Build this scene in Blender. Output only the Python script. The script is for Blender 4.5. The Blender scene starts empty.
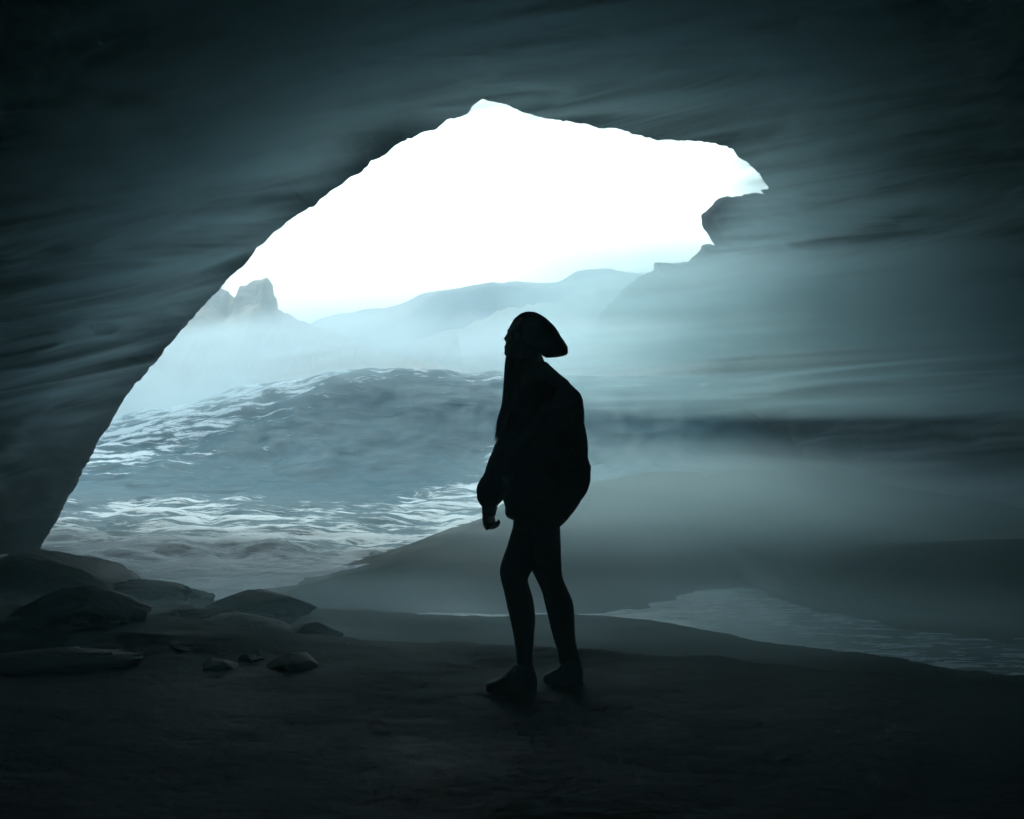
import bpy, bmesh, math, random
import numpy as np
from mathutils import Vector, noise, Matrix
R = math.radians
random.seed(7)
rng = np.random.default_rng(5)
sc = bpy.context.scene
col = sc.collection

# ------------------------------------------------------------------ camera
F = 1422.2           # focal length in pixels (50 mm on a 36 mm sensor, 1024 px wide)
CZ = 1.36            # eye height of the photographer
HY = 385.0           # row of the horizon
cam_d = bpy.data.cameras.new('camera'); cam = bpy.data.objects.new('camera', cam_d)
col.objects.link(cam); sc.camera = cam
cam_d.lens = 50; cam_d.sensor_width = 36
cam_d.clip_end = 5000; cam_d.clip_start = 0.05
cam.location = (0, 0, CZ); cam.rotation_euler = (R(90), 0, 0)
cam_d.shift_y = -(409.5 - HY) / 1024.0

def W(px, py, Y):
    "real-world point seen at a given pixel of the photograph, Y metres away"
    return Vector(((px - 512) / F * Y, Y, CZ + (HY - py) / F * Y))

# ------------------------------------------------------------------ helpers
def tag(o, label=None, cat=None, group=None, kind=None):
    if label: o['label'] = label
    if cat: o['category'] = cat
    if group: o['group'] = group
    if kind: o['kind'] = kind
    return o

def link(name, verts, faces, mat, parent=None, smooth=True):
    me = bpy.data.meshes.new(name)
    me.from_pydata([tuple(v) for v in verts], [], faces)
    me.update()
    if mat: me.materials.append(mat)
    if smooth:
        me.polygons.foreach_set('use_smooth', [True] * len(me.polygons))
    o = bpy.data.objects.new(name, me); col.objects.link(o)
    if parent: o.parent = parent
    return o

def grid_faces(nr, nc, wrap=False):
    r = np.arange(nr - 1)[:, None]; c = np.arange(nc if wrap else nc - 1)[None, :]
    c2 = (c + 1) % nc
    a = r * nc + c; b = r * nc + c2; d = (r + 1) * nc + c2; e = (r + 1) * nc + c
    return np.stack([a, b, d, e], -1).reshape(-1, 4).tolist()

def sstep(a, b, x):
    t = np.clip((x - a) / (b - a), 0, 1); return t * t * (3 - 2 * t)

# cheap vectorised fractal noise (value noise on a lattice)
_perm = rng.random((256, 256))
def vnoise(x, y):
    xi = np.floor(x).astype(int); yi = np.floor(y).astype(int)
    xf = x - xi; yf = y - yi
    u = xf * xf * (3 - 2 * xf); v = yf * yf * (3 - 2 * yf)
    g = lambda i, j: _perm[i % 256, j % 256]
    return (g(xi, yi) * (1 - u) + g(xi + 1, yi) * u) * (1 - v) + (g(xi, yi + 1) * (1 - u) + g(xi + 1, yi + 1) * u) * v
def fbm(x, y, oct=5, gain=.5):
    s = 0; a = 1; n = 0
    for k in range(oct):
        s = s + a * (vnoise(x * 2 ** k + 17.3 * k, y * 2 ** k + 9.1 * k) - .5); n += a; a *= gain
    return s / n * 2      # about -1..1

# ------------------------------------------------------------------ materials
def new_mat(name):
    m = bpy.data.materials.new(name); m.use_nodes = True
    nt = m.node_tree; nt.nodes.clear()
    return m, nt
def N(nt, typ, **kw):
    n = nt.nodes.new(typ)
    for k, v in kw.items():
        if k in n.inputs: n.inputs[k].default_value = v
        else: setattr(n, k, v)
    return n
def L(nt, a, ao, b, bi): nt.links.new(a.outputs[ao], b.inputs[bi])

def surf_mat(name, c1, c2, scale=3.0, rough=(.5, .9), bump=.4, stretch=(1, 1, 1), bdist=.03, spec=.4, fine=14.0, crack=0.0):
    m, nt = new_mat(name)
    out = N(nt, 'ShaderNodeOutputMaterial'); b = N(nt, 'ShaderNodeBsdfPrincipled')
    tc = N(nt, 'ShaderNodeTexCoord'); mp = N(nt, 'ShaderNodeMapping'); mp.inputs['Scale'].default_value = stretch
    L(nt, tc, 'Object', mp, 'Vector')
    n1 = N(nt, 'ShaderNodeTexNoise', Scale=scale, Detail=8.0, Roughness=.62); L(nt, mp, 'Vector', n1, 'Vector')
    n2 = N(nt, 'ShaderNodeTexNoise', Scale=scale * fine, Detail=6.0, Roughness=.6); L(nt, mp, 'Vector', n2, 'Vector')
    cr = N(nt, 'ShaderNodeValToRGB')
    cr.color_ramp.elements[0].position = .36; cr.color_ramp.elements[1].position = .66
    cr.color_ramp.elements[0].color = (*c1, 1); cr.color_ramp.elements[1].color = (*c2, 1)
    mixf = N(nt, 'ShaderNodeMath', operation='MULTIPLY_ADD'); mixf.inputs[1].default_value = .35
    L(nt, n2, 0, mixf, 0)
    sub = N(nt, 'ShaderNodeMath', operation='MULTIPLY'); sub.inputs[1].default_value = .65
    L(nt, n1, 0, sub, 0); L(nt, sub, 0, mixf, 2)
    L(nt, mixf, 0, cr, 0); L(nt, cr, 0, b, 'Base Color')
    mr = N(nt, 'ShaderNodeMapRange'); mr.inputs['To Min'].default_value = rough[0]; mr.inputs['To Max'].default_value = rough[1]
    mr.inputs['From Min'].default_value = .3; mr.inputs['From Max'].default_value = .7
    L(nt, n1, 0, mr, 0); L(nt, mr, 0, b, 'Roughness')
    b.inputs['Specular IOR Level'].default_value = spec
    bp = N(nt, 'ShaderNodeBump', Strength=bump, Distance=bdist); L(nt, mixf, 0, bp, 'Height'); L(nt, bp, 0, b, 'Normal')
    if crack:
        v = N(nt, 'ShaderNodeTexVoronoi', Scale=scale * 2.2); v.feature = 'DISTANCE_TO_EDGE'; L(nt, mp, 'Vector', v, 'Vector')
        cm = N(nt, 'ShaderNodeMapRange'); cm.inputs['From Max'].default_value = .12; L(nt, v, 0, cm, 0)
        b2 = N(nt, 'ShaderNodeBump', Strength=crack, Distance=bdist * 2); L(nt, cm, 0, b2, 'Height'); L(nt, bp, 0, b2, 'Normal'); L(nt, b2, 0, b, 'Normal')
    L(nt, b, 0, out, 0)
    return m

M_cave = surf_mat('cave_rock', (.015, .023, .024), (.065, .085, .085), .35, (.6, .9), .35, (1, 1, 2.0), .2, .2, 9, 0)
M_rock = surf_mat('boulder_rock', (.022, .032, .031), (.055, .074, .07), 1.6, (.55, .9), .5, (1, 1, 1.4), .05, .2, 8, 0)
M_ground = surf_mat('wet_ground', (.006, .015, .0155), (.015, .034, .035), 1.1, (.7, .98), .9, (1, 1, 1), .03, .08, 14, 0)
M_hill = surf_mat('hill_grass', (.12, .13, .105), (.22, .215, .18), .05, (.8, 1), .5, (1, 1, 1), .6, .2)
M_cliff = surf_mat('cliff_rock', (.20, .19, .17), (.42, .37, .29), .12, (.8, 1), .9, (1, 1, 1.2), .8, .2)

def cloth(name, c, rough=.9, scale=260, bump=.15, big=0):
    m, nt = new_mat(name)
    out = N(nt, 'ShaderNodeOutputMaterial'); b = N(nt, 'ShaderNodeBsdfPrincipled')
    tc = N(nt, 'ShaderNodeTexCoord')
    n = N(nt, 'ShaderNodeTexNoise', Scale=float(scale), Detail=3.0); L(nt, tc, 'Object', n, 'Vector')
    mx = N(nt, 'ShaderNodeMix', data_type='RGBA'); mx.inputs[6].default_value = (*c, 1); mx.inputs[7].default_value = (*[v * 1.6 for v in c], 1)
    L(nt, n, 0, mx, 0); L(nt, mx, 2, b, 'Base Color'); b.inputs['Roughness'].default_value = rough
    b.inputs['Specular IOR Level'].default_value = .15
    bp = N(nt, 'ShaderNodeBump', Strength=bump, Distance=.003); L(nt, n, 0, bp, 'Height'); L(nt, bp, 0, b, 'Normal')
    L(nt, b, 0, out, 0); return m
M_skin = cloth('skin', (.42, .26, .19), .6, 90, .05)
M_jacket = cloth('black_jacket_fabric', (.022, .030, .032), .85, 180, .3)
M_leggings = cloth('black_leggings_fabric', (.010, .015, .016), .9, 400, .1)
M_hat = cloth('dark_knit', (.030, .038, .042), .95, 120, .6)
M_shoe = cloth('black_shoe_leather', (.02, .024, .024), .7, 120, .2)
M_sole = cloth('dark_rubber', (.016, .016, .016), .8, 60, .2)
M_hair = cloth('brown_hair', (.20, .13, .09), .5, 300, .1)

# ------------------------------------------------------------------ terrain
def interp(xs, ys, x): return np.interp(x, xs, ys)
WL = -.30    # water level
def shore_sea(x):      # where the sand meets the sea
    return interp([-9, -3.2, -2.3, -1.8, -1.14, -.71, -.35, 0, 1.5, 3.6, 6, 9], [10.4, 10.6, 11.0, 12.1, 14.5, 16.3, 18.2, 20.5, 24.8, 32, 38, 44], x)
def shore_pool(x):     # where the stream meets the sand bank
    return interp([-9, -2.5, -1.6, 0, .6, .95, 1.6, 2.0, 2.15, 2.45, 3.33, 5, 7], [10.2, 10.3, 10.4, 10.4, 10.45, 10.65, 11.2, 11.5, 10.6, 10.0, 9.1, 8.1, 7.8], x)
def edgeB(x):
    return interp([-6, -1.5, 0, .6, 1.2, 2.36, 3.5, 6], [9.0, 9.1, 9.2, 9.15, 8.5, 7.25, 6.3, 5.8], x)
def edgeA(x):
    return interp([-6, -2, 0, .4, 1.2, 2.3, 4], [8.2, 8.0, 7.6, 7.4, 7.05, 6.4, 5.8], x)
def terrain(x, y):
    w = fbm(x * .9, y * .9, 4) * .35
    A = edgeA(x) + w + fbm(x * 4, y * 2, 3) * .12
    B = edgeB(x) + w * .7 + fbm(x * 5 + 9, y * 2, 3) * .10
    h = .02 - .10 * sstep(-.12, .22, y - A) - .28 * sstep(-.15, .45, y - B)
    h = h - .022 * np.clip(5 - y, 0, 9) * 0
    sp = shore_pool(x) + fbm(x * 1.5, 3.3, 4) * .15; ss = shore_sea(x) + fbm(x * 1.3, 8.8, 4) * .3
    d = np.minimum(y - sp, (ss - y) * .8)
    bank = WL + .105 * sstep(0, 2.2, d)
    bank = bank + .24 * np.exp(-((x - 4.6) / 2.0) ** 2 - ((y - 11.9) / 1.5) ** 2) * sstep(0, 1, y - sp)
    t = sstep(-.9, .0, y - sp)
    h = h * (1 - t) + bank * t
    sea = WL - np.clip((y - ss) * .09, 0, 3.5)
    h = np.where(y > ss, sea, h)
    rough = 1 - .8 * sstep(8, 10.5, y)
    h = h + rough * (fbm(x * .8, y * .8, 3) * .030 + fbm(x * 2.2 + 4, y * 2.2, 3) * .012 + fbm(x * 7, y * 7, 4) * .005 + fbm(x * 22, y * 22, 3) * .004)
    h = h + sstep(-1.0, -2.0, x) * sstep(6.4, 7.4, y) * sstep(9.6, 8.6, y) * (.05 + .06 * np.abs(fbm(x * 2.5, y * 2.5 + 7, 4)))
    # gentle rise of the rocky floor to the left wall
    h = h + .10 * sstep(-2.2, -4.5, x) * sstep(11.5, 9, y)
    return h
def axis(segs):
    out = []
    for a, b, s in segs: out.append(np.arange(a, b, s))
    return np.concatenate(out)
gx = axis([(-400, -40, 40), (-40, -10, 2), (-10, -5, .2), (-5, 5, .035), (5, 10, .2), (10, 40, 2), (40, 401, 40)])
gy = axis([(-14, 1.5, .6), (1.5, 12.5, .03), (12.5, 20, .12), (20, 50, .8), (50, 450, 40)])
GX, GY = np.meshgrid(gx, gy)
H = terrain(GX, GY)
V = np.stack([GX, GY, H], -1).reshape(-1, 3)
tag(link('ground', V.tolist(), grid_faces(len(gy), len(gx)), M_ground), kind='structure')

# ------------------------------------------------------------------ water
def crest(x): return interp([-40, -14, -9, -7, -4.1, -1.4, 2, 6, 20], [-.3, -.1, .40, .95, 1.55, 1.66, 1.55, 1.5, 1.3], x)
def sea(x, y):
    yc = 32 + .12 * x + fbm(x * .12, 2.2, 3) * 1.5
    d = y - yc
    prof = np.where(d < 0, np.exp(-(d / 3.8) ** 2), np.exp(-(d / 6.0) ** 2))
    z = WL + (crest(x) - WL + fbm(x * .3, 5.5, 3) * .14) * prof
    far = sstep(14, 24, y)
    z = z + far * (fbm(x * .22, y * .3, 3) * .16 + fbm(x * .9 + y * .3, y * 1.3, 4) * .07)
    near = sstep(10.5, 14, y)
    z = z + near * (fbm(x * 1.1 + 3, y * .9, 5) * .13 + fbm(x * 3.6 + y, y * 2.8, 4) * .04)
    z = z + (1 - near) * (fbm(x * 6, y * 5, 3) * .007)
    return z
wx = axis([(-400, -40, 30), (-40, -12, 1), (-12, 12, .07), (12, 40, 1), (40, 401, 30)])
wy = axis([(5.6, 14, .05), (14, 26, .08), (26, 40, .12), (40, 80, 1), (80, 420, 12)])
WX, WY = np.meshgrid(wx, wy)
WZ = sea(WX, WY)
def foam_mask(x, y):
    ss = shore_sea(x)
    f = np.zeros_like(x)
    d = y - ss + fbm(x * .7, y * .5, 4) * 1.2
    band = .5 + .5 * np.sin((y + .35 * x + 2.6 * fbm(x * .35, y * .3, 3)) * 1.5)
    # churned surf between the sand and the wave
    f = f + sstep(-.3, .3, d) * (.56 * sstep(1.6, .2, d) + (.40 + .16 * band) * sstep(13, 6, d)) * sstep(1.2, -.6, x)
    # breaking crest and white water to the left
    c = y - (32 + .12 * x)
    f = f + sstep(-2.5, -8.5, x) * sstep(-11, -3, c) * sstep(8, 1, c) * .48
    f = f + .34 * sstep(-3.4, -.2, c) * sstep(5, 0, c)
    f = f + .05 * sstep(-9, -4, c) * sstep(2, -2, c)
    f = f + .26 * np.exp(-((x + 2.7) / 1.3) ** 2 - ((y - 12.6) / 1.0) ** 2) + .16 * np.exp(-((x + 3.5) / 1.6) ** 2 - ((y - 16) / 3.0) ** 2)
    f = np.minimum(f, np.where(y > 11.3, .50 + .12 * sstep(16.5, 14, y) + .10 * sstep(.9, .1, np.abs(d - .4)), 1))
    # stream edge against the bank
    sp = shore_pool(x)
    f = f + .9 * np.exp(-((y - sp + .12) / .12) ** 2) * sstep(2.0, .4, x) * (.6 + .8 * vnoise(x * 1.7, y * 0 + 4))
    f = f + .60 * np.exp(-((x - 1.5) / .8) ** 2) * sstep(1.3, .2, np.abs(y - 10.7))
    f = f + .52 * sstep(1.3, 2.2, x) * sstep(11.5, 9.5, y)
    return np.clip(f, 0, 1)
FM = foam_mask(WX, WY).reshape(-1); NM = sstep(12.0, 11.0, WY).reshape(-1)

m, nt = new_mat('sea_water'); M_water = m
out = N(nt, 'ShaderNodeOutputMaterial'); b = N(nt, 'ShaderNodeBsdfPrincipled')
tc = N(nt, 'ShaderNodeTexCoord'); at = N(nt, 'ShaderNodeAttribute', attribute_name='foam')
mp = N(nt, 'ShaderNodeMapping'); mp.inputs['Rotation'].default_value = (0, 0, R(32)); mp.inputs['Scale'].default_value = (.8, 2.4, 1); L(nt, tc, 'Object', mp, 'Vector')
n1 = N(nt, 'ShaderNodeTexNoise', Scale=1.25, Detail=9.0, Roughness=.66, Distortion=.7); L(nt, mp, 'Vector', n1, 'Vector')
n2 = N(nt, 'ShaderNodeTexNoise', Scale=9.0, Detail=6.0, Roughness=.6); L(nt, mp, 'Vector', n2, 'Vector')
# foam = smoothstep(noise - (1 - mask))
s1 = N(nt, 'ShaderNodeMath', operation='MULTIPLY_ADD'); s1.inputs[1].default_value = .9; L(nt, at, 'Fac', s1, 0)
n12 = N(nt, 'ShaderNodeMath', operation='MULTIPLY_ADD'); n12.inputs[1].default_value = .40; L(nt, n2, 0, n12, 0)
n1b = N(nt, 'ShaderNodeMath', operation='MULTIPLY_ADD'); n1b.inputs[1].default_value = 1.7; n1b.inputs[2].default_value = -.42; L(nt, n1, 0, n1b, 0); L(nt, n1b, 0, n12, 2)
at2 = N(nt, 'ShaderNodeAttribute', attribute_name='shallow')
n2s = N(nt, 'ShaderNodeTexNoise', Scale=3.2, Detail=5.0, Roughness=.65, Distortion=.5); L(nt, mp, 'Vector', n2s, 'Vector')
n3a = N(nt, 'ShaderNodeMath', operation='MULTIPLY_ADD'); n3a.inputs[1].default_value = 1.1; n3a.inputs[2].default_value = -.55; L(nt, n2, 0, n3a, 0)
n3 = N(nt, 'ShaderNodeMath', operation='MULTIPLY_ADD'); n3.inputs[1].default_value = 2.0; L(nt, n2s, 0, n3, 0)
n3c = N(nt, 'ShaderNodeMath', operation='ADD'); n3c.inputs[1].default_value = -.50; L(nt, n3a, 0, n3c, 0); L(nt, n3c, 0, n3, 2)
nm = N(nt, 'ShaderNodeMix', data_type='FLOAT'); L(nt, at2, 'Fac', nm, 0); L(nt, n12, 0, nm, 2); L(nt, n3, 0, nm, 3)
L(nt, nm, 0, s1, 2)
mr = N(nt, 'ShaderNodeMapRange', interpolation_type='SMOOTHSTEP'); mr.inputs['From Min'].default_value = 1.0; mr.inputs['From Max'].default_value = 1.16; L(nt, s1, 0, mr, 0)
mx = N(nt, 'ShaderNodeMix', data_type='RGBA'); mx.inputs[6].default_value = (.03, .10, .14, 1); mx.inputs[7].default_value = (.66, .76, .82, 1)
L(nt, mr, 0, mx, 0); L(nt, mx, 2, b, 'Base Color')
rr = N(nt, 'ShaderNodeMapRange'); rr.inputs['To Min'].default_value = .20; rr.inputs['To Max'].default_value = .7; L(nt, mr, 0, rr, 0); L(nt, rr, 0, b, 'Roughness')
b.inputs['IOR'].default_value = 1.33; b.inputs['Specular IOR Level'].default_value = .02
sl = N(nt, 'ShaderNodeMapRange'); sl.inputs['To Min'].default_value = .02; sl.inputs['To Max'].default_value = .22; L(nt, at2, 'Fac', sl, 0); L(nt, sl, 0, b, 'Specular IOR Level')
bp = N(nt, 'ShaderNodeBump', Strength=.6, Distance=.05); L(nt, n12, 0, bp, 'Height')
L(nt, bp, 0, b, 'Normal'); L(nt, b, 0, out, 0)
wo = link('water', np.stack([WX, WY, WZ], -1).reshape(-1, 3).tolist(), grid_faces(len(wy), len(wx)), M_water)
a = wo.data.attributes.new('foam', 'FLOAT', 'POINT'); a.data.foreach_set('value', FM.astype(np.float32))
a = wo.data.attributes.new('shallow', 'FLOAT', 'POINT'); a.data.foreach_set('value', NM.astype(np.float32))
tag(wo, kind='structure')

# ------------------------------------------------------------------ cave shell
# control points of the mouth: photo px, py, distance ; and the ring just inside it
mouth = [
 (30, 720, 14.2,  -60, 760, 12.5), (38, 553, 14.3, -50, 580, 12.6), (75, 488, 14.8, 10, 470, 13), (98, 440, 15.1, 40, 410, 13.3), (108, 428, 15.2, 50, 395, 13.4), (128, 393, 15.5, 65, 350, 13.6),
 (165, 350, 16, 100, 300, 14), (190, 320, 16.3, 125, 270, 14.2), (228, 279, 16.8, 165, 225, 14.5), (262, 245, 17.1, 200, 190, 14.8),
 (272, 234, 17.2, 212, 178, 14.8), (300, 213, 17.5, 240, 155, 15), (330, 193, 17.7, 270, 132, 15.1), (350, 179, 17.8, 295, 115, 15.2), (394, 146, 18, 340, 80, 15.3),
 (402, 141, 18, 352, 72, 15.3), (430, 132, 18.1, 395, 55, 15.4), (450, 119, 18.1, 430, 45, 15.4), (464, 117, 18.2, 450, 40, 15.4), (475, 105, 18.2, 475, 32, 15.4), (482, 100, 18.2, 490, 30, 15.4), (500, 103, 18.2, 520, 32, 15.4),
 (540, 117, 18.3, 560, 48, 15.4), (575, 123, 18.3, 600, 55, 15.5), (610, 128, 18.4, 640, 60, 15.5), (655, 139, 18.4, 700, 70, 15.5), (685, 141, 18.5, 740, 78, 15.5), (718, 144, 18.5, 780, 90, 15.6), (733, 150, 18.5, 800, 105, 15.6), (740, 158, 18.6, 810, 120, 15.7), (752, 166, 18.6, 825, 140, 15.8),
 (764, 180, 18.6, 840, 165, 15.9), (770, 187, 18.7, 850, 185, 16.0), (767, 189, 19.0, 852, 200, 16.2), (760, 190, 19.3, 852, 210, 16.4), (764, 195, 19.5, 852, 216, 16.5), (755, 193, 20.3, 850, 225, 16.8), (735, 197, 21.2, 845, 238, 17.2), (718, 198, 22.2, 838, 252, 17.8),
 (711, 207, 23, 828, 265, 18.4), (701, 215, 24, 815, 275, 19.0), (704, 228, 24.6, 805, 285, 19.6), (716, 245, 25, 800, 297, 20.2), (702, 245, 26, 790, 305, 20.8), (694, 256, 27, 780, 313, 21.5), (688, 261, 28, 772, 320, 22.2), (672, 262, 29.5, 760, 328, 23.0),
 (654, 263, 33, 748, 336, 24.0), (653, 271, 36, 740, 345, 25), (640, 276, 48, 730, 355, 26), (622, 290, 64, 716, 372, 28.5), (600, 315, 80, 706, 395, 31), (585, 350, 92, 700, 420, 33), (575, 400, 98, 698, 450, 34), (570, 560, 100, 696, 600, 35)]
MO = np.array(mouth, float)
def resample(A, n):
    d = np.r_[0, np.cumsum(np.linalg.norm(np.diff(A[:, :2], axis=0), axis=1))]
    t = np.linspace(0, d[-1], n)
    return np.stack([np.interp(t, d, A[:, k]) for k in range(A.shape[1])], -1), t
MR, tt = resample(MO, 900)
# natural chipping of the edge
j = np.array([noise.fractal(Vector((s * .06, 1.7, 0)), .55, 2.2, 4) for s in tt])
j2 = np.array([noise.fractal(Vector((s * .06, 9.7, 3)), .55, 2.2, 4) for s in tt])
j = j + .25 * np.array([noise.noise(Vector((s_ * .33, 4, 4))) for s_ in tt]); j2 = j2 + .25 * np.array([noise.noise(Vector((s_ * .33, 14, 4))) for s_ in tt])
wgt = np.clip(np.interp(MR[:, 1], [540, 560], [1, 0]), 0, 1)
MR[:, 0] += j * 1.9 * wgt; MR[:, 1] += j2 * 1.9 * wgt
def toW(px, py, Y): return np.stack([(px - 512) / F * Y, Y, CZ + (HY - py) / F * Y], -1)
P0 = toW(MR[:, 0], MR[:, 1], MR[:, 2])
P1 = toW(MR[:, 3], MR[:, 4], MR[:, 5])
n = len(P0)
# room ring (inner hall near the photographer): same parameter, around an oval
cum = np.linspace(0, 1, n)
# angle from lower-left over the top to lower-right
s_top = np.argmin(MR[:, 1]) / n
ang = np.where(cum < s_top, np.interp(cum, [0, s_top], [R(200), R(92)]), np.interp(cum, [s_top, 1], [R(92), R(-20)]))
def room(Y, rx, rz, zc): return np.stack([np.cos(ang) * rx, np.full(n, Y), zc + np.sin(ang) * rz], -1)
RA = room(6.0, 7.6, 5.4, 1.6); RB = room(-2, 8.5, 6.2, 1.6); RC = room(-8, 6.5, 5.0, 1.2)
rows = []
# outside face of the rock, seen only from outside
cen = np.array([520., 330.])
d = MR[:, :2] - cen; d /= np.linalg.norm(d, axis=1)[:, None]
nrm = np.stack([np.gradient(MR[:, 1]), -np.gradient(MR[:, 0])], -1)
nrm /= np.linalg.norm(nrm, axis=1)[:, None] + 1e-9
sgn = np.sign((nrm * d).sum(1)); nrm *= np.where(np.median(sgn) < 0, -1, 1)
from numpy import convolve
k = np.ones(61) / 61
nrm = np.stack([np.convolve(np.pad(nrm[:, i], 30, 'edge'), k, 'valid') for i in range(2)], -1)
def outer(off, dY, sc_=0):
    p = MR[:, :2] + nrm * off + d * sc_
    return toW(p[:, 0], p[:, 1], MR[:, 2] + dY)
for off, dY, s_ in [(300, 10, 1500), (200, 6, 350), (120, 3.5, 60), (60, 1.8, 10), (22, .6, 0)]:
    rows.append((outer(off, dY, s_), .6 if off > 60 else .15))
rows.append((P0, 0.0))
for t in np.linspace(0, 1, 16)[1:]:
    # curved lip from mouth to inner ring
    q = P0 * (1 - t) + P1 * t
    rows.append((q, .35 * min(1, t * 1.3)))
for t in np.linspace(0, 1, 34)[1:]:
    rows.append((P1 * (1 - t) + RA * t, .35 + .25 * t))
for t in np.linspace(0, 1, 8)[1:]: rows.append((RA * (1 - t) + RB * t, .6))
for t in np.linspace(0, 1, 6)[1:]: rows.append((RB * (1 - t) + RC * t, .6))
cverts = []
for P, amp in rows:
    for v in P:
        p = Vector(v); far_ = max(1.0, p.y / 15)
        if amp:
            q = Vector((p.x * .45, p.y * .45, p.z * .75))
            dsp = noise.fractal(q, 1.0, 2.1, 5) * amp * far_
            dz = noise.fractal(q + Vector((7, 3, 1)), 1.0, 2.1, 5) * amp
            rd = 0
            c = Vector((0, p.y, 1.5)); out_ = (p - c).normalized()
            p = p + out_ * (abs(dsp) * .9 - .0 + rd) + Vector((0, dz * .5, dsp * .15))
        cverts.append(p)
faces = grid_faces(len(rows), n)
# close the back wall
cverts.append(Vector((0, -10.5, 1.0))); ci = len(cverts) - 1; base = (len(rows) - 1) * n
faces += [[base + i, base + i + 1, ci] for i in range(n - 1)]
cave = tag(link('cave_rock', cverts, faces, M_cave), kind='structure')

# ------------------------------------------------------------------ far land
def ridge(name, pts, Y, depth_front, depth_back, mat, rough, nx=160, ny=51, base=-4, seed=0, kind='structure', jag=.7):
    pts = np.array(pts, float)
    xs = np.linspace(pts[0, 0], pts[-1, 0], nx)
    ys = np.interp(xs, pts[:, 0], pts[:, 1])
    ys = ys + np.array([noise.fractal(Vector((v * .13, seed, 0)), .6, 2.1, 4) for v in xs]) * jag
    X = (xs - 512) / F * Y; Zc = CZ + (HY - ys) / F * Y
    V = []
    for r in range(ny):
        u = r / (ny - 1)                   # 0 front .. 1 back
        if u < .6: f = u / .6; yy = Y - depth_front * (1 - f); hh = f ** .85 if f > 0 else 0
        else: f = (u - .6) / .4; yy = Y + depth_back * f; hh = math.cos(f * math.pi / 2)
        for i in range(nx):
            nz = noise.fractal(Vector((X[i] * .06 + seed, yy * .06, seed)), 1.0, 2.1, 6)
            nz2 = noise.fractal(Vector((X[i] * .3 + seed, yy * .3, 5)), 1.0, 2.1, 4)
            z = base + (Zc[i] - base) * hh
            w = 1 - math.exp(-((yy - Y) / 2.5) ** 2)
            V.append((X[i] * yy / Y * .25 + X[i] * .75, yy + nz * rough * w, z - abs(nz) * rough * .6 * w - (nz2 + 1) * rough * .06))
    return link(name, V, grid_faces(ny, nx), mat)
hill_pts = [(120, 345), (200, 340), (280, 328), (305, 321), (322, 315), (340, 310), (360, 308), (385, 304), (400, 300), (420, 292), (440, 288), (462, 283), (490, 279), (510, 278), (540, 280), (558, 279), (566, 275), (575, 268), (590, 264), (612, 266), (635, 270), (652, 272), (700, 268), (800, 262), (900, 290)]
tag(ridge('hill', hill_pts, 150, 60, 60, M_hill, 6.0, seed=2), kind='structure')
crag_pts = [(60, 300), (120, 290), (190, 285), (222, 284), (228, 288), (232, 293), (236, 292), (239, 284), (247, 282), (254, 277), (266, 274), (270, 277), (271, 290), (274, 292), (275, 304), (282, 307), (292, 311), (300, 317), (312, 321), (340, 332), (380, 346), (440, 362), (520, 385), (600, 400)]
crag = ridge('headland', crag_pts, 82, 26, 14, M_cliff, 3.2, nx=420, seed=11, jag=2.2)
tag(crag, kind='structure')

# ------------------------------------------------------------------ boulders
def boulder(px0, px1, py_top, Y, label, seed, flat=.45, deep=1.0, group='boulders at the foot of the left wall', ang=0, sink=.5, nz=.35):
    x0 = (px0 - 512) / F * Y; x1 = (px1 - 512) / F * Y
    cx = (x0 + x1) / 2; rx = (x1 - x0) / 2 * 1.06
    gz = float(terrain(np.array([cx]), np.array([Y]))[0])
    ztop = CZ + (HY - py_top) / F * Y
    hz = max(.08, ztop - gz)
    rz = hz / (2 * (1 - sink)) * 1.0
    rz = hz * .72; zc = ztop - rz
    bm = bmesh.new(); bmesh.ops.create_icosphere(bm, subdivisions=6, radius=1)
    so = Vector((seed * 3.7, seed * 1.3, seed * 7.1))
    for v in bm.verts:
        p = v.co.copy()
        f = 1 + noise.fractal(p * 1.1 + so, 1.0, 2.0, 5) * nz * 1.3 + noise.fractal(p * 4 + so, .7, 2.0, 5) * .085
        # facets: cut by a few planes
        for k in range(9):
            r = random.Random(seed * 31 + k); nn = Vector((r.uniform(-1, 1), r.uniform(-1, 1), r.uniform(-.2, 1))).normalized()
            dd = (p * f).dot(nn)
            if dd > .74: f *= 1 - (dd - .74) * .85
        q = p * f
        v.co = (q.x * rx, q.y * rx * deep, q.z * rz)
    # settle so that the crest sits at ztop
    mzz = max(v.co.z for v in bm.verts)
    for v in bm.verts: v.co.z += (ztop - zc) - mzz
    me = bpy.data.meshes.new('boulder'); bm.to_mesh(me); bm.free()
    me.materials.append(M_rock); me.polygons.foreach_set('use_smooth', [True] * len(me.polygons))
    o = bpy.data.objects.new('boulder', me); col.objects.link(o); o.location = (cx, Y, zc)
    return tag(o, label, 'boulder', group)
boulder(-90, 165, 553, 9.5, 'largest hump backed boulder below the cave wall at far left', 3, deep=.8, nz=.22)
boulder(90, 212, 580, 9.3, 'low ledge of rock sloping down to the surf right of the largest hump', 5, deep=.8, nz=.22)
boulder(206, 308, 591, 8.6, 'flat topped boulder jutting out at the edge of the surf', 8, deep=.9, nz=.2)
boulder(18, 142, 585, 7.7, 'round dark dome boulder in front of the largest hump', 12, deep=.9, nz=.16)
boulder(140, 215, 606, 8.3, 'small knobbly rock between dome boulder and flat topped boulder', 14, nz=.3)
boulder(200, 292, 614, 8.05, 'long low rock just in front of the flat topped boulder', 15, nz=.2)
boulder(282, 342, 621, 7.9, 'low smooth rock right of and in front of flat topped boulder', 17, nz=.2)
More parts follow.
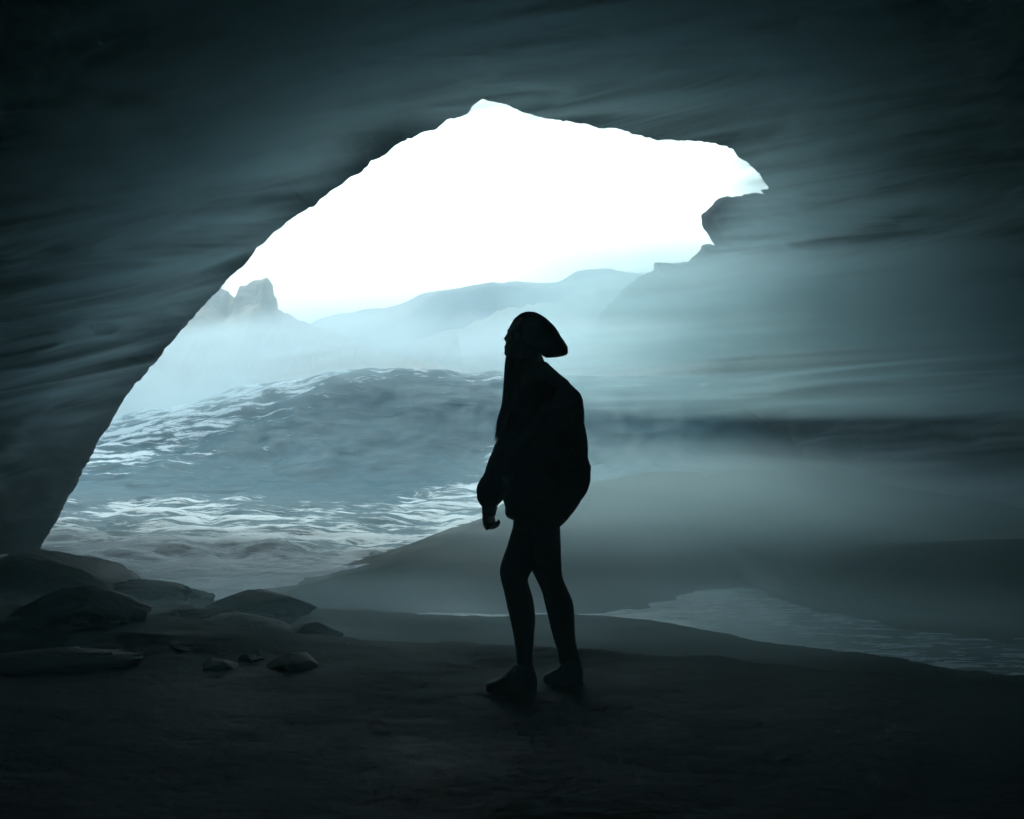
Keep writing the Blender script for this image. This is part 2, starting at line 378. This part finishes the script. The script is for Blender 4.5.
boulder(150, 222, 638, 7.15, 'squared dark rock behind the low rocks nearest the person', 19, nz=.25)
boulder(-40, 136, 650, 6.75, 'broad low slab of rock at left edge in front of dome boulder', 23, deep=.6, nz=.2)
boulder(196, 242, 659, 6.75, 'leftmost lump of the three low rocks in the left foreground', 27, nz=.25)
boulder(233, 266, 654, 6.9, 'middle pointed lump of the three low rocks in the left foreground', 28, nz=.3)
boulder(266, 321, 653, 6.8, 'right rounded lump of the three low rocks in the left foreground', 31, nz=.2)

# ------------------------------------------------------------------ person
PD = 6.3; S = PD / F; PX, PY = 537.0, 690.0
gz0 = float(terrain(np.array([(PX - 512) * S]), np.array([PD]))[0])
def lp(px, py, y=0.0):     # local coordinates of the figure (x along the picture, y away, z up)
    return Vector(((px - PX) * S, y, (PY - py) * S))
person = bpy.data.objects.new('person', None); col.objects.link(person)
person.location = ((PX - 512) * S, PD, CZ + (HY - PY) * S)
tag(person, 'person in black jacket, leggings and slouchy hat standing side-on, looking up to the left', 'person')

def ringpts(c, ax_u, ax_v, ru, rv, seg, e=2.0):
    out = []
    for i in range(seg):
        a = 2 * math.pi * i / seg
        ca, sa = math.cos(a), math.sin(a)
        out.append(c + ax_u * (abs(ca) ** (2 / e) * (1 if ca >= 0 else -1) * ru) + ax_v * (abs(sa) ** (2 / e) * (1 if sa >= 0 else -1) * rv))
    return out
class Acc:
    def __init__(s): s.v = []; s.f = []
    def loft(s, rings):
        b = len(s.v); seg = len(rings[0])
        for r in rings: s.v += r
        for k in range(len(rings) - 1):
            for i in range(seg):
                j = (i + 1) % seg
                s.f.append([b + k * seg + i, b + k * seg + j, b + (k + 1) * seg + j, b + (k + 1) * seg + i])
        s.f.append([b + i for i in range(seg)][::-1]); e = b + (len(rings) - 1) * seg
        s.f.append([e + i for i in range(seg)])
    def tube(s, pts, radii, seg=20, sub=4, flat=None):
        # smooth path, circular (or flattened in y) sections
        P, Rr = smooth_path(pts, radii, sub)
        rings = []
        for i in range(len(P)):
            t = (P[min(i + 1, len(P) - 1)] - P[max(i - 1, 0)]).normalized()
            u = Vector((0, 1, 0)); u = (u - t * u.dot(t)).normalized(); w = t.cross(u)
            r = Rr[i]; ru, rw = (r if not isinstance(r, tuple) else r)if isinstance(r, tuple) else (r, r)
            rings.append(ringpts(P[i], w, u, rw, ru, seg))
        s.loft(rings)
    def slabs(s, secs, seg=36, e=2.3, sub=3):
        # horizontal-ish sections given as (px_front, px_back, py_front, py_back, half_y, y_centre)
        A = np.array(secs, float); m = len(A)
        T = np.linspace(0, m - 1, (m - 1) * sub + 1)
        B = np.stack([cr_interp(A[:, k], T) for k in range(A.shape[1])], -1)
        rings = []
        for r in B:
            a = lp(r[0], r[2], r[5]); b_ = lp(r[1], r[3], r[5]); c = (a + b_) / 2; u = (b_ - a); ru = u.length / 2; u.normalize()
            rings.append(ringpts(c, u, Vector((0, 1, 0)), ru, r[4], seg, e))
        s.loft(rings)
    def ball(s, c, rx, ry, rz, seg=16):
        rings = []
        for k in range(1, 10):
            a = math.pi * k / 10 - math.pi / 2
            rings.append(ringpts(c + Vector((0, 0, math.sin(a) * rz)), Vector((1, 0, 0)), Vector((0, 1, 0)), math.cos(a) * rx, math.cos(a) * ry, seg))
        s.loft(rings)
def cr_interp(a, T):
    out = []
    m = len(a)
    for t in T:
        i = min(int(t), m - 2); f = t - i
        p0, p1, p2, p3 = a[max(i - 1, 0)], a[i], a[i + 1], a[min(i + 2, m - 1)]
        out.append(.5 * (2 * p1 + (p2 - p0) * f + (2 * p0 - 5 * p1 + 4 * p2 - p3) * f * f + (3 * p1 - p0 - 3 * p2 + p3) * f ** 3))
    return np.array(out)
def smooth_path(pts, radii, sub):
    A = np.array([[*p] for p in pts]); rt = np.array([r if isinstance(r, tuple) else (r, r) for r in radii], float)
    T = np.linspace(0, len(A) - 1, (len(A) - 1) * sub + 1)
    B = [cr_interp(A[:, k], T) for k in range(3)]; Q = [cr_interp(rt[:, k], T) for k in range(2)]
    return [Vector((B[0][i], B[1][i], B[2][i])) for i in range(len(T))], [(max(.001, Q[0][i]), max(.001, Q[1][i])) for i in range(len(T))]

def remesh(acc, name, mat, voxel, parent, smooth_it=4, wrinkle=0, seed=0):
    me = bpy.data.meshes.new(name); me.from_pydata([tuple(v) for v in acc.v], [], acc.f); me.update()
    bm = bmesh.new(); bm.from_mesh(me); bmesh.ops.recalc_face_normals(bm, faces=bm.faces); bm.to_mesh(me); bm.free()
    o = bpy.data.objects.new(name, me); col.objects.link(o)
    md = o.modifiers.new('r', 'REMESH'); md.mode = 'VOXEL'; md.voxel_size = voxel
    ms = o.modifiers.new('s', 'SMOOTH'); ms.iterations = smooth_it; ms.factor = .5
    bpy.context.view_layer.update()
    dg = bpy.context.evaluated_depsgraph_get()
    me2 = bpy.data.meshes.new_from_object(o.evaluated_get(dg))
    o.modifiers.clear(); o.data = me2; bpy.data.meshes.remove(me); me2.name = name
    if wrinkle:
        nv = len(me2.vertices); no = [v.normal.copy() for v in me2.vertices]
        for v, nn in zip(me2.vertices, no):
            p = v.co
            q = Vector((p.x * 7 + p.z * 3, p.y * 7, p.z * 13 - p.x * 5)) + Vector((seed, 0, 0))
            v.co = p + nn * (noise.fractal(q, 1.0, 2.0, 3) * wrinkle)
    me2.materials.clear(); me2.materials.append(mat)
    me2.polygons.foreach_set('use_smooth', [True] * len(me2.polygons))
    o.parent = parent
    return o

# --- body: head, neck, trunk, arms, hands, legs as one surface
B = Acc()
# head: sections from under the chin to the crown (profile facing left, chin raised)
B.slabs([(512, 530, 358, 362, .030, 0), (507, 534, 353, 358, .045, 0), (506.3, 538, 349, 353, .056, 0), (506.4, 541, 344, 347, .064, 0),
         (508.0, 543, 339, 341, .070, 0), (508.2, 544, 334, 335, .074, 0), (508.3, 544.5, 330, 329, .076, 0), (511, 543, 324, 322, .074, 0),
         (516, 539, 318, 317, .062, 0), (523, 533, 314.5, 314, .03, 0)], e=2.1)
B.ball(lp(507.6, 353.2), .016, .020, .014)      # chin
B.ball(lp(506.4, 349.6), .010, .022, .006)      # lower lip
B.ball(lp(506.2, 346.6), .010, .022, .006)      # upper lip
B.loft([ringpts(lp(509.5, 333), Vector((1, 0, 0)), Vector((0, 1, 0)), .010, .008, 12), ringpts(lp(508.0, 336), Vector((1, 0, 0)), Vector((0, 1, 0)), .013, .010, 12),
        ringpts(lp(507, 338.6), Vector((1, 0, 0)), Vector((0, 1, 0)), .0155, .015, 12), ringpts(lp(508, 341.0), Vector((1, 0, 0)), Vector((0, 1, 0)), .014, .017, 12), ringpts(lp(509, 342.5), Vector((1, 0, 0)), Vector((0, 1, 0)), .006, .010, 12)])
B.ball(lp(507.6, 343.6), .010, .020, .010)     # philtrum
B.ball(lp(509.3, 330.6), .010, .050, .007)      # brow
for sy in (-1, 1):
    B.ball(lp(511.3, 334.5, sy * .031), .012, .014, .010)   # eyes
    B.ball(lp(512, 341, sy * .038), .022, .022, .018)       # cheeks
    B.ball(lp(530, 339, sy * .076), .018, .010, .030)       # ears
B.tube([lp(528, 340), lp(530, 356), lp(535, 370), lp(540, 385)], [(.055, .055), (.052, .052), (.056, .056), (.08, .07)], 24)
B.slabs([(522, 550, 378, 376, .09, 0), (515, 562, 391, 390, .145, 0), (513, 566, 412, 410, .15, 0), (514, 568, 440, 440, .135, 0), (517, 566, 470, 472, .13, 0), (516, 560, 498, 500, .145, 0), (517, 556, 520, 524, .15, 0), (522, 553, 542, 545, .12, 0)])
# near arm (swings forward) and hand
NA = [lp(539, 396, -.165), lp(528, 415, -.225), lp(513, 448, -.24), lp(501, 478, -.235), lp(491, 505, -.225)]
B.tube(NA, [.044, .042, .038, .034, .024], 20)
# far arm, bent with the hand in the jacket pocket
FA = [lp(543, 396, .17), lp(556, 418, .22), lp(566, 448, .225), lp(556, 470, .20), lp(543, 488, .17)]
B.tube(FA, [.042, .042, .038, .034, .026], 20)
def hand(wrist, down, fwd, side, curl, k_=1.0):
    d_, f_, s_ = down.normalized(), fwd.normalized(), side.normalized()
    palm_c = [wrist - d_ * .01, wrist + d_ * .025 * k_, wrist + d_ * .055 * k_, wrist + d_ * .080 * k_]
    rings = [ringpts(palm_c[0], f_, s_, .022, .017, 16), ringpts(palm_c[1], f_, s_, .030, .015, 16), ringpts(palm_c[2], f_, s_, .036, .014, 16), ringpts(palm_c[3], f_, s_, .034, .011, 16)]
    B.loft(rings)
    for k, (off, ln) in enumerate([(.027, .066), (.009, .073), (-.009, .068), (-.026, .054)]):
        p = wrist + d_ * .070 * k_ + f_ * off; ln *= .6 + .4 * k_; pts = [p]; a = 0
        for q, frac in enumerate((.45, .32, .23)):
            a += curl * (1 + .12 * k) * (.8 if q == 0 else 1)
            dr = d_ * math.cos(a) + s_ * math.sin(a)
            p = p + dr * ln * frac; pts.append(p)
        B.tube(pts, [.0088, .0082, .0076, .0058], 10, 3)
    p = wrist + d_ * .020 + f_ * .026
    B.tube([p, p + f_ * .016 + d_ * .022 + s_ * .008, p + f_ * .020 + d_ * .045 + s_ * .014, p + f_ * .014 + d_ * .064 + s_ * .02], [.012, .0105, .009, .0065], 10, 3)
hand(lp(489.5, 505, -.225), Vector((.06, 0, -1)), Vector((-.6, -.75, 0)), Vector((.8, -.55, 0)), 1.0, .80)
hand(lp(543, 488, .17), Vector((-.6, -.25, -1)), Vector((-.8, 0, .45)), Vector((0, -1, 0)), .35)
# legs
LN = [lp(529, 530, -.085), lp(523, 550, -.085), lp(516.5, 570, -.08), lp(519, 590, -.08), lp(521, 612, -.08), lp(525, 640, -.08), lp(526, 664, -.08), lp(526, 676, -.08)]
B.tube(LN, [.062, .056, .046, .041, .044, .030, .027, .030], 24)
LF = [lp(545, 530, .085), lp(548, 555, .085), lp(552.5, 580, .085), lp(556.5, 600, .085), lp(562, 615, .085), lp(567, 640, .085), lp(570.5, 664, .085), lp(571, 676, .085)]
B.tube(LF, [.060, .052, .044, .041, .044, .030, .027, .030], 24)
for (bx, y0) in ((526, -.08), (569, .085)):
    B.tube([lp(bx + 4, 680, y0), lp(bx - 8, 683, y0), lp(bx - 18, 686, y0)], [(.026, .026), (.028, .018), (.024, .010)], 16)
remesh(B, 'body', M_skin, .0042, person, 3)

# --- leggings
G = Acc()
G.slabs([(513, 560, 508, 512, .165, 0), (513, 560, 525, 530, .165, 0), (511, 561, 543, 546, .155, 0), (512, 561, 556, 560, .135, 0), (522, 560, 566, 569, .09, 0)])
def leg2(secs, y0):
    rings = []
    A = np.array(secs, float); T = np.linspace(0, len(A) - 1, (len(A) - 1) * 4 + 1)
    Bq = np.stack([cr_interp(A[:, k], T) for k in range(5)], -1)
    for r in Bq:
        a = lp(r[0], r[1], y0); b_ = lp(r[2], r[3], y0); c = (a + b_) / 2; u = b_ - a; ru = u.length / 2; u.normalize()
        rings.append(ringpts(c, u, Vector((0, 1, 0)), ru, r[4], 28))
    G.loft(rings)
# front edge px,py  back edge px,py  half width across
leg2([(512.5, 526, 546, 530, .085), (507.5, 543, 541, 548, .085), (501.5, 560, 533, 566, .078), (499.6, 570, 528, 576, .064), (502, 581, 529.5, 584, .056),
      (506, 598, 533.5, 598, .055), (510.3, 617, 535, 615, .054), (513.8, 636, 534, 634, .044), (516, 652, 532.5, 651, .037), (516.5, 668, 533, 668, .037)], -.08)
leg2([(526, 530, 558.5, 526, .085), (528, 549, 560.5, 543, .085), (530.5, 569, 562.2, 563, .078), (537, 583, 563, 579, .066), (542.5, 595, 568, 591, .058),
      (546, 610, 574, 606, .056), (550, 627, 575.4, 624, .053), (554.5, 643, 576.2, 641, .043), (558.6, 656, 578.5, 655, .038), (560.5, 669, 580.5, 669, .038)], .085)
remesh(G, 'leggings', M_leggings, .0055, person, 3, .0016, 4)

# --- jacket with sleeves, as one garment
J = Acc()
J.slabs([(528, 547, 361, 362, .068, 0), (522, 551, 366, 366.5, .085, 0), (514, 564, 377, 377, .15, 0), (508, 575.5, 389, 389, .20, 0), (504, 582.5, 403, 402, .215, 0), (502, 585, 425, 421, .215, 0), (502, 586.8, 452, 448, .21, 0),
         (502.5, 590.5, 480, 472, .21, 0), (503.5, 589.5, 498, 488, .205, 0), (504.5, 581, 508, 500.5, .20, 0), (506, 572, 515, 513, .19, 0), (512, 560, 518, 526, .17, 0), (516, 556, 517, 524, .14, 0)], e=2.25, sub=5)
J.tube([lp(540, 386, -.16), lp(528, 415, -.215), lp(513.5, 445, -.24), lp(500, 473, -.235), lp(492.0, 487, -.23), lp(490.3, 496, -.227), lp(490.5, 501, -.225)],
       [.075, .078, .076, .066, .064, .050, .034], 26)
J.tube([lp(545, 388, .16), lp(554, 418, .21), lp(560, 448, .215), lp(553, 470, .195), lp(543, 486, .17)], [.075, .075, .070, .06, .05], 24)
jk = remesh(J, 'jacket', M_jacket, .006, person, 4, .007, 2)
# collar and cuff, rib knit
Cf = Acc(); Cf.tube([lp(490.4, 495, -.226), lp(490.4, 500, -.225), lp(490.0, 507, -.225), lp(489.8, 511, -.225)], [.036, .035, .031, .028], 20)
remesh(Cf, 'cuff', M_hat, .004, jk, 2, .001)
# --- slouchy hat
Hh = Acc()
rings = []
# axis runs from the forehead/nape rim back and up to the drooping tip ; sections across it
secs = [((509.5, 329), (546, 358.5), .082), ((512, 322), (552, 358), .096), ((515.5, 317.5), (557, 357.5), .104), ((522, 313.2), (561.5, 356.8), .106), ((531, 311.6), (565, 355.8), .100), ((541, 314.5), (567, 354.5), .084), ((551, 322.5), (568.2, 352), .060), ((561, 336), (567.6, 347), .03)]
A = np.array([[*a, *b_, c] for a, b_, c in secs]); T = np.linspace(0, len(A) - 1, (len(A) - 1) * 4 + 1)
for r in np.stack([cr_interp(A[:, k], T) for k in range(5)], -1):
    a = lp(r[0], r[1]); b_ = lp(r[2], r[3]); c = (a + b_) / 2; u = b_ - a; ru = u.length / 2; u.normalize()
    rings.append(ringpts(c, u, Vector((0, 1, 0)), ru, r[4], 30, 2.0))
Hh.loft(rings)
hat = remesh(Hh, 'hat', M_hat, .005, person, 3, .003, 8)
# --- long hair falling over the chest
hv, hf = [], []
def strand(pts, r0):
    P, _ = smooth_path(pts, [r0] * len(pts), 5); b = len(hv); n_ = len(P)
    for i, p in enumerate(P):
        t = i / (n_ - 1); r = r0 * (1 - .75 * t ** 3)
        for q in range(4):
            an = q * math.pi / 2 + .4; hv.append(p + Vector((math.cos(an) * r, math.sin(an) * r, 0)))
    for i in range(n_ - 1):
        for q in range(4):
            q2 = (q + 1) % 4; hf.append([b + i * 4 + q, b + i * 4 + q2, b + (i + 1) * 4 + q2, b + (i + 1) * 4 + q])
rh = random.Random(3)
for i in range(620):
    u = rh.random(); sy = -1 if rh.random() < .6 else 1
    y = sy * (.078 - .02 * u)
    x0 = 514 + u * 26; end = rh.uniform(418, 441); w = u * .75 + .25 * rh.random()
    fx = lambda py: np.interp(py, [356, 380, 405, 425, 441], [505.6, 503.2, 501.0, 496.6, 493.6])
    e2 = lambda py, k: fx(py) + k * w * np.interp(py, [356, 380, 440], [32, 22, 13]) + rh.uniform(-.5, .7)
    y2 = sy * .11 - .03 + rh.uniform(-.05, .05)
    strand([lp(x0, 334 + u * 8 + rh.uniform(-4, 4), y), lp(e2(357, 1), 357, y * .9), lp(e2(380, 1), 380, y2), lp(e2(405, 1), 405, y2 - .05), lp(e2((405 + end) / 2 + 8, 1), (405 + end) / 2 + 6, y2 - .08), lp(e2(end, 1), end, y2 - .10)], rh.uniform(.0016, .0032))
link('hair', hv, hf, M_hair, person)
# --- chunky shoes
for (hx, toe, gy_, y0) in ((536.5, 486, 690.5, -.08), (583, 544, 689.5, .085)):
    q = Acc(); L_ = hx - toe
    q.slabs([(toe + .8, hx, gy_ - 3, gy_ - 3, .048, y0), (toe - .2, hx + .6, gy_ - 7, gy_ - 7, .049, y0), (toe + 1.0, hx + .9, gy_ - 11, gy_ - 11.5, .047, y0), (toe + .20 * L_, hx + .6, gy_ - 14.5, gy_ - 15, .044, y0), (toe + .35 * L_, hx - .4, gy_ - 18, gy_ - 18.5, .043, y0), (toe + .49 * L_, hx - 2, gy_ - 25, gy_ - 24, .042, y0), (toe + .58 * L_, hx - 3.5, gy_ - 30.5, gy_ - 29, .042, y0)], e=2.4)
    sh = remesh(q, 'shoe', M_shoe, .0045, person, 3, .0012)
    s2 = Acc(); s2.slabs([(toe + 2, hx + .3, gy_ + 1.5, gy_ + 1.5, .048, y0), (toe + .2, hx + 1.2, gy_ - .5, gy_ - .5, .051, y0), (toe + .2, hx + 1.0, gy_ - 3.6, gy_ - 4, .051, y0), (toe + 2, hx, gy_ - 5, gy_ - 6, .046, y0)], e=2.6)
    remesh(s2, 'sole', M_sole, .0045, sh, 1)
    lc = Acc()
    for k in range(4):
        f = .30 + k * .09; zz = gy_ - 13 - k * 4.5
        lc.tube([lp(toe + f * L_ - .5, zz + 1, y0 - .036), lp(toe + f * L_ - 2.2, zz - .8, y0), lp(toe + f * L_ - .5, zz + 1, y0 + .036)], [.0035, .0035, .0035], 8)
    link('lace', lc.v, lc.f, M_sole, sh)

# ------------------------------------------------------------------ air
m, nt = new_mat('haze'); M_haze = m
out = N(nt, 'ShaderNodeOutputMaterial'); pv = N(nt, 'ShaderNodeVolumePrincipled')
pv.inputs['Color'].default_value = (.62, .80, .88, 1); pv.inputs['Density'].default_value = .0052; pv.inputs['Anisotropy'].default_value = .5
L(nt, pv, 0, out, 'Volume')
bm = bmesh.new(); bmesh.ops.create_cube(bm, size=1)
for v in bm.verts:
    v.co = Vector((v.co.x * 840, 212 - 20 + v.co.y * 480, (-5.5 if v.co.z < 0 else 16.0)))
me = bpy.data.meshes.new('haze'); bm.to_mesh(me); bm.free(); me.materials.append(M_haze)
hz = bpy.data.objects.new('haze', me); col.objects.link(hz); tag(hz, 'thin grey blue haze filling the cave and bay', 'haze', kind='stuff')

def mist(name, verts_box, label, scale3, dens, lo, hi, seed, color=(.74, .92, .96), g=.72, rot=0, warp=1.2, fil=0.0, step=2.0):
    """closed body of drifting mist: smooth streaks that thin out to nothing before the sides of the body"""
    (x0, x1), (y0, y1), (z0, z1) = verts_box
    bm = bmesh.new(); bmesh.ops.create_cube(bm, size=1)
    cx, cy_, cz = (x0 + x1) / 2, (y0 + y1) / 2, (z0 + z1) / 2
    hx, hy, hz_ = (x1 - x0) / 2, (y1 - y0) / 2, (z1 - z0) / 2
    for v in bm.verts: v.co = Vector((v.co.x * 2 * hx, v.co.y * 2 * hy, v.co.z * 2 * hz_))
    me = bpy.data.meshes.new(name); bm.to_mesh(me); bm.free()
    m, nt = new_mat(name); me.materials.append(m)
    out = N(nt, 'ShaderNodeOutputMaterial'); pv = N(nt, 'ShaderNodeVolumePrincipled'); L(nt, pv, 0, out, 'Volume')
    pv.inputs['Color'].default_value = (*color, 1); pv.inputs['Anisotropy'].default_value = g
    tc = N(nt, 'ShaderNodeTexCoord'); mp = N(nt, 'ShaderNodeMapping', vector_type='TEXTURE'); mp.inputs['Location'].default_value = (seed * 3, seed * 2.7, seed * 1.3)
    mp.inputs['Scale'].default_value = [1 / v for v in scale3]; mp.inputs['Rotation'].default_value = rot if rot else (0, 0, 0)
    L(nt, tc, 'Object', mp, 'Vector')
    n1 = N(nt, 'ShaderNodeTexNoise', Scale=1.0, Detail=3.0, Roughness=.5, Distortion=warp); L(nt, mp, 'Vector', n1, 'Vector')
    mr = N(nt, 'ShaderNodeMapRange', interpolation_type='SMOOTHSTEP'); mr.inputs['From Min'].default_value = lo; mr.inputs['From Max'].default_value = hi
    mr.inputs['To Max'].default_value = dens; L(nt, n1, 0, mr, 0)
    # thin filaments along the iso-lines of the same drift
    n2 = N(nt, 'ShaderNodeTexNoise', Scale=1.0, Detail=2.0, Roughness=.45, Distortion=warp * 1.2)
    mp2 = N(nt, 'ShaderNodeVectorMath', operation='MULTIPLY_ADD'); L(nt, mp, 'Vector', mp2, 0); mp2.inputs[1].default_value = (1.5, 1.0, .8); mp2.inputs[2].default_value = (5, 2, 9)
    L(nt, mp2, 0, n2, 'Vector')
    f1 = N(nt, 'ShaderNodeMath', operation='SUBTRACT'); L(nt, n2, 0, f1, 0); f1.inputs[1].default_value = .5
    f2 = N(nt, 'ShaderNodeMath', operation='ABSOLUTE'); L(nt, f1, 0, f2, 0)
    f3 = N(nt, 'ShaderNodeMapRange', interpolation_type='SMOOTHSTEP'); f3.inputs['From Min'].default_value = .05; f3.inputs['From Max'].default_value = 0
    f3.inputs['To Max'].default_value = dens * fil; L(nt, f2, 0, f3, 0)
    ad = N(nt, 'ShaderNodeMath', operation='ADD'); L(nt, mr, 0, ad, 0); L(nt, f3, 0, ad, 1)
    mr = ad
    # soft fade to the sides: product of (1 - (x/h)^2)
    sv = N(nt, 'ShaderNodeVectorMath', operation='MULTIPLY'); sv.inputs[1].default_value = (1 / hx, 1 / hy, 1 / hz_); L(nt, tc, 'Object', sv, 0)
    sp = N(nt, 'ShaderNodeVectorMath', operation='MULTIPLY'); L(nt, sv, 0, sp, 0); L(nt, sv, 0, sp, 1)
    su = N(nt, 'ShaderNodeVectorMath', operation='SUBTRACT'); su.inputs[0].default_value = (1, 1, 1); L(nt, sp, 0, su, 1)
    xyz = N(nt, 'ShaderNodeSeparateXYZ'); L(nt, su, 0, xyz, 0)
    a = N(nt, 'ShaderNodeMath', operation='MULTIPLY'); L(nt, xyz, 0, a, 0); L(nt, xyz, 1, a, 1)
    b = N(nt, 'ShaderNodeMath', operation='MULTIPLY'); L(nt, a, 0, b, 0); L(nt, xyz, 2, b, 1)
    c = N(nt, 'ShaderNodeMath', operation='MULTIPLY', use_clamp=True); L(nt, b, 0, c, 0); c.inputs[1].default_value = 2.2
    d = N(nt, 'ShaderNodeMath', operation='MULTIPLY'); L(nt, c, 0, d, 0); L(nt, mr, 0, d, 1)
    L(nt, d, 0, pv, 'Density')
    m.cycles.volume_step_rate = step
    o = bpy.data.objects.new(name, me); col.objects.link(o); o.location = (cx, cy_, cz)
    return tag(o, label, 'mist', kind='stuff')
def drift(px, py, Y, hx, hy, hz_, tilt, label, seed, dens, streak=14):
    c = W(px, py, Y)
    o = mist('cave_mist', ((c.x - hx, c.x + hx), (c.y - hy, c.y + hy), (c.z - hz_, c.z + hz_)), label, (.15, .30, 2.2), dens, .43, .64, seed, fil=.8, rot=(0, R(tilt - streak), 0), warp=2.8)
    o.rotation_euler = (0, R(-tilt), 0)
    return o
drift(38, 100, 13.0, 4.3, 1.5, 2.4, 45, 'streaky mist drifting up the left side of the cave', 3.1, 1.7, 12)
drift(590, -35, 13.6, 4.8, 1.5, 1.6, -3, 'streaky mist hanging under the cave roof', 9.4, 1.35, 9)
drift(985, 165, 14.5, 2.7, 1.7, 2.0, -8, 'thin mist before the upper right cave wall', 14.9, .95, 10)
mist('wall_mist', ((-.2, 13.5), (14.2, 18.2), (.95, 3.05)), 'bright band of mist drifting in across the right wall', (.09, .25, 2.4), 1.0, .24, .75, 8.3, fil=.8, rot=(0, R(-4), 0))
mist('shore_mist', ((-1.0, 13), (8.5, 26), (-1.15, .62)), 'low mist over the sand below the right wall', (.12, .10, 1.6), .17, .22, .78, 5.7)
mist('rock_mist', ((-5.5, 5.0), (6.9, 10.3), (-.5, .16)), 'faint ground mist between the boulders', (.5, .5, 2.0), .36, .25, .7, 2.2)
sp1 = mist('sea_spray', ((-14, -1), (28.5, 35.5), (-.1, 2.7)), 'white spray blown off the left shoulder of the breaking wave', (.22, .10, 1.0), .40, .25, .7, 12.4, color=(.64, .74, .78))
sp1.rotation_euler = (0, R(-9), 0)
sp2 = mist('sea_spray', ((-5.5, 11), (28.5, 36), (.55, 3.0)), 'white spray drifting over the crest of the wave behind the person', (.16, .10, 1.2), .34, .25, .7, 15.4, color=(.64, .74, .78))

m, nt = new_mat('shadow_lift_mist'); out = N(nt, 'ShaderNodeOutputMaterial'); pv = N(nt, 'ShaderNodeVolumePrincipled')  # even teal volume added in the inner cave to lift the dark tones
pv.inputs['Color'].default_value = (.50, .90, .93, 1); pv.inputs['Density'].default_value = .017; pv.inputs['Anisotropy'].default_value = .35
L(nt, pv, 0, out, 'Volume')
bm = bmesh.new(); bmesh.ops.create_cube(bm, size=1)
for v in bm.verts: v.co = Vector((v.co.x * 26, 1.0 + v.co.y * 17, (-2.2 if v.co.z < 0 else 8.6)))
me = bpy.data.meshes.new('shadow_lift_mist'); bm.to_mesh(me); bm.free(); me.materials.append(m)
o = bpy.data.objects.new('cave_mist', me); col.objects.link(o); tag(o, 'faint even mist added to lift the shadows in the inner cave round the person', 'mist', kind='stuff')

# ------------------------------------------------------------------ light
w = bpy.data.worlds.new('World'); sc.world = w; w.use_nodes = True
nt = w.node_tree; nt.nodes.clear()
SUN_EL, SUN_AZ = R(50), R(-10)     # azimuth measured from +Y towards +X
out = N(nt, 'ShaderNodeOutputWorld'); bg = N(nt, 'ShaderNodeBackground', Strength=.15)
sky = N(nt, 'ShaderNodeTexSky', sky_type='NISHITA'); sky.sun_disc = False; sky.sun_elevation = SUN_EL; sky.sun_rotation = SUN_AZ
sky.air_density = 1.0; sky.dust_density = 4.0; sky.ozone_density = 1.5
tint = N(nt, 'ShaderNodeMix', data_type='RGBA', blend_type='MULTIPLY'); tint.inputs[0].default_value = 1; tint.inputs[7].default_value = (.80, 1.0, 1.0, 1)
L(nt, sky, 0, tint, 6); L(nt, tint, 2, bg, 0); L(nt, bg, 0, out, 0)
sd = bpy.data.lights.new('sun', 'SUN'); sd.energy = .5; sd.angle = R(12); sd.color = (.92, 1, .97)
so = bpy.data.objects.new('sun', sd); col.objects.link(so)
dirv = Vector((math.sin(SUN_AZ) * math.cos(SUN_EL), math.cos(SUN_AZ) * math.cos(SUN_EL), math.sin(SUN_EL)))
so.rotation_euler = dirv.to_track_quat('Z', 'Y').to_euler(); so.location = (0, 0, 40)

sc.view_settings.view_transform = 'Standard'; sc.view_settings.look = 'None'; sc.view_settings.gamma = 1
sc.view_settings.exposure = 1.45
sc.render.engine = 'CYCLES'
cy = sc.cycles
cy.use_denoising = True; cy.denoiser = 'OPENIMAGEDENOISE'
cy.max_bounces = 4; cy.diffuse_bounces = 2; cy.volume_bounces = 2; cy.glossy_bounces = 2
cy.use_adaptive_sampling = True; cy.adaptive_threshold = .02; cy.transmission_bounces = 2; cy.transparent_max_bounces = 8
cy.sample_clamp_indirect = 8
cy.volume_step_rate = 1; cy.volume_max_steps = 128
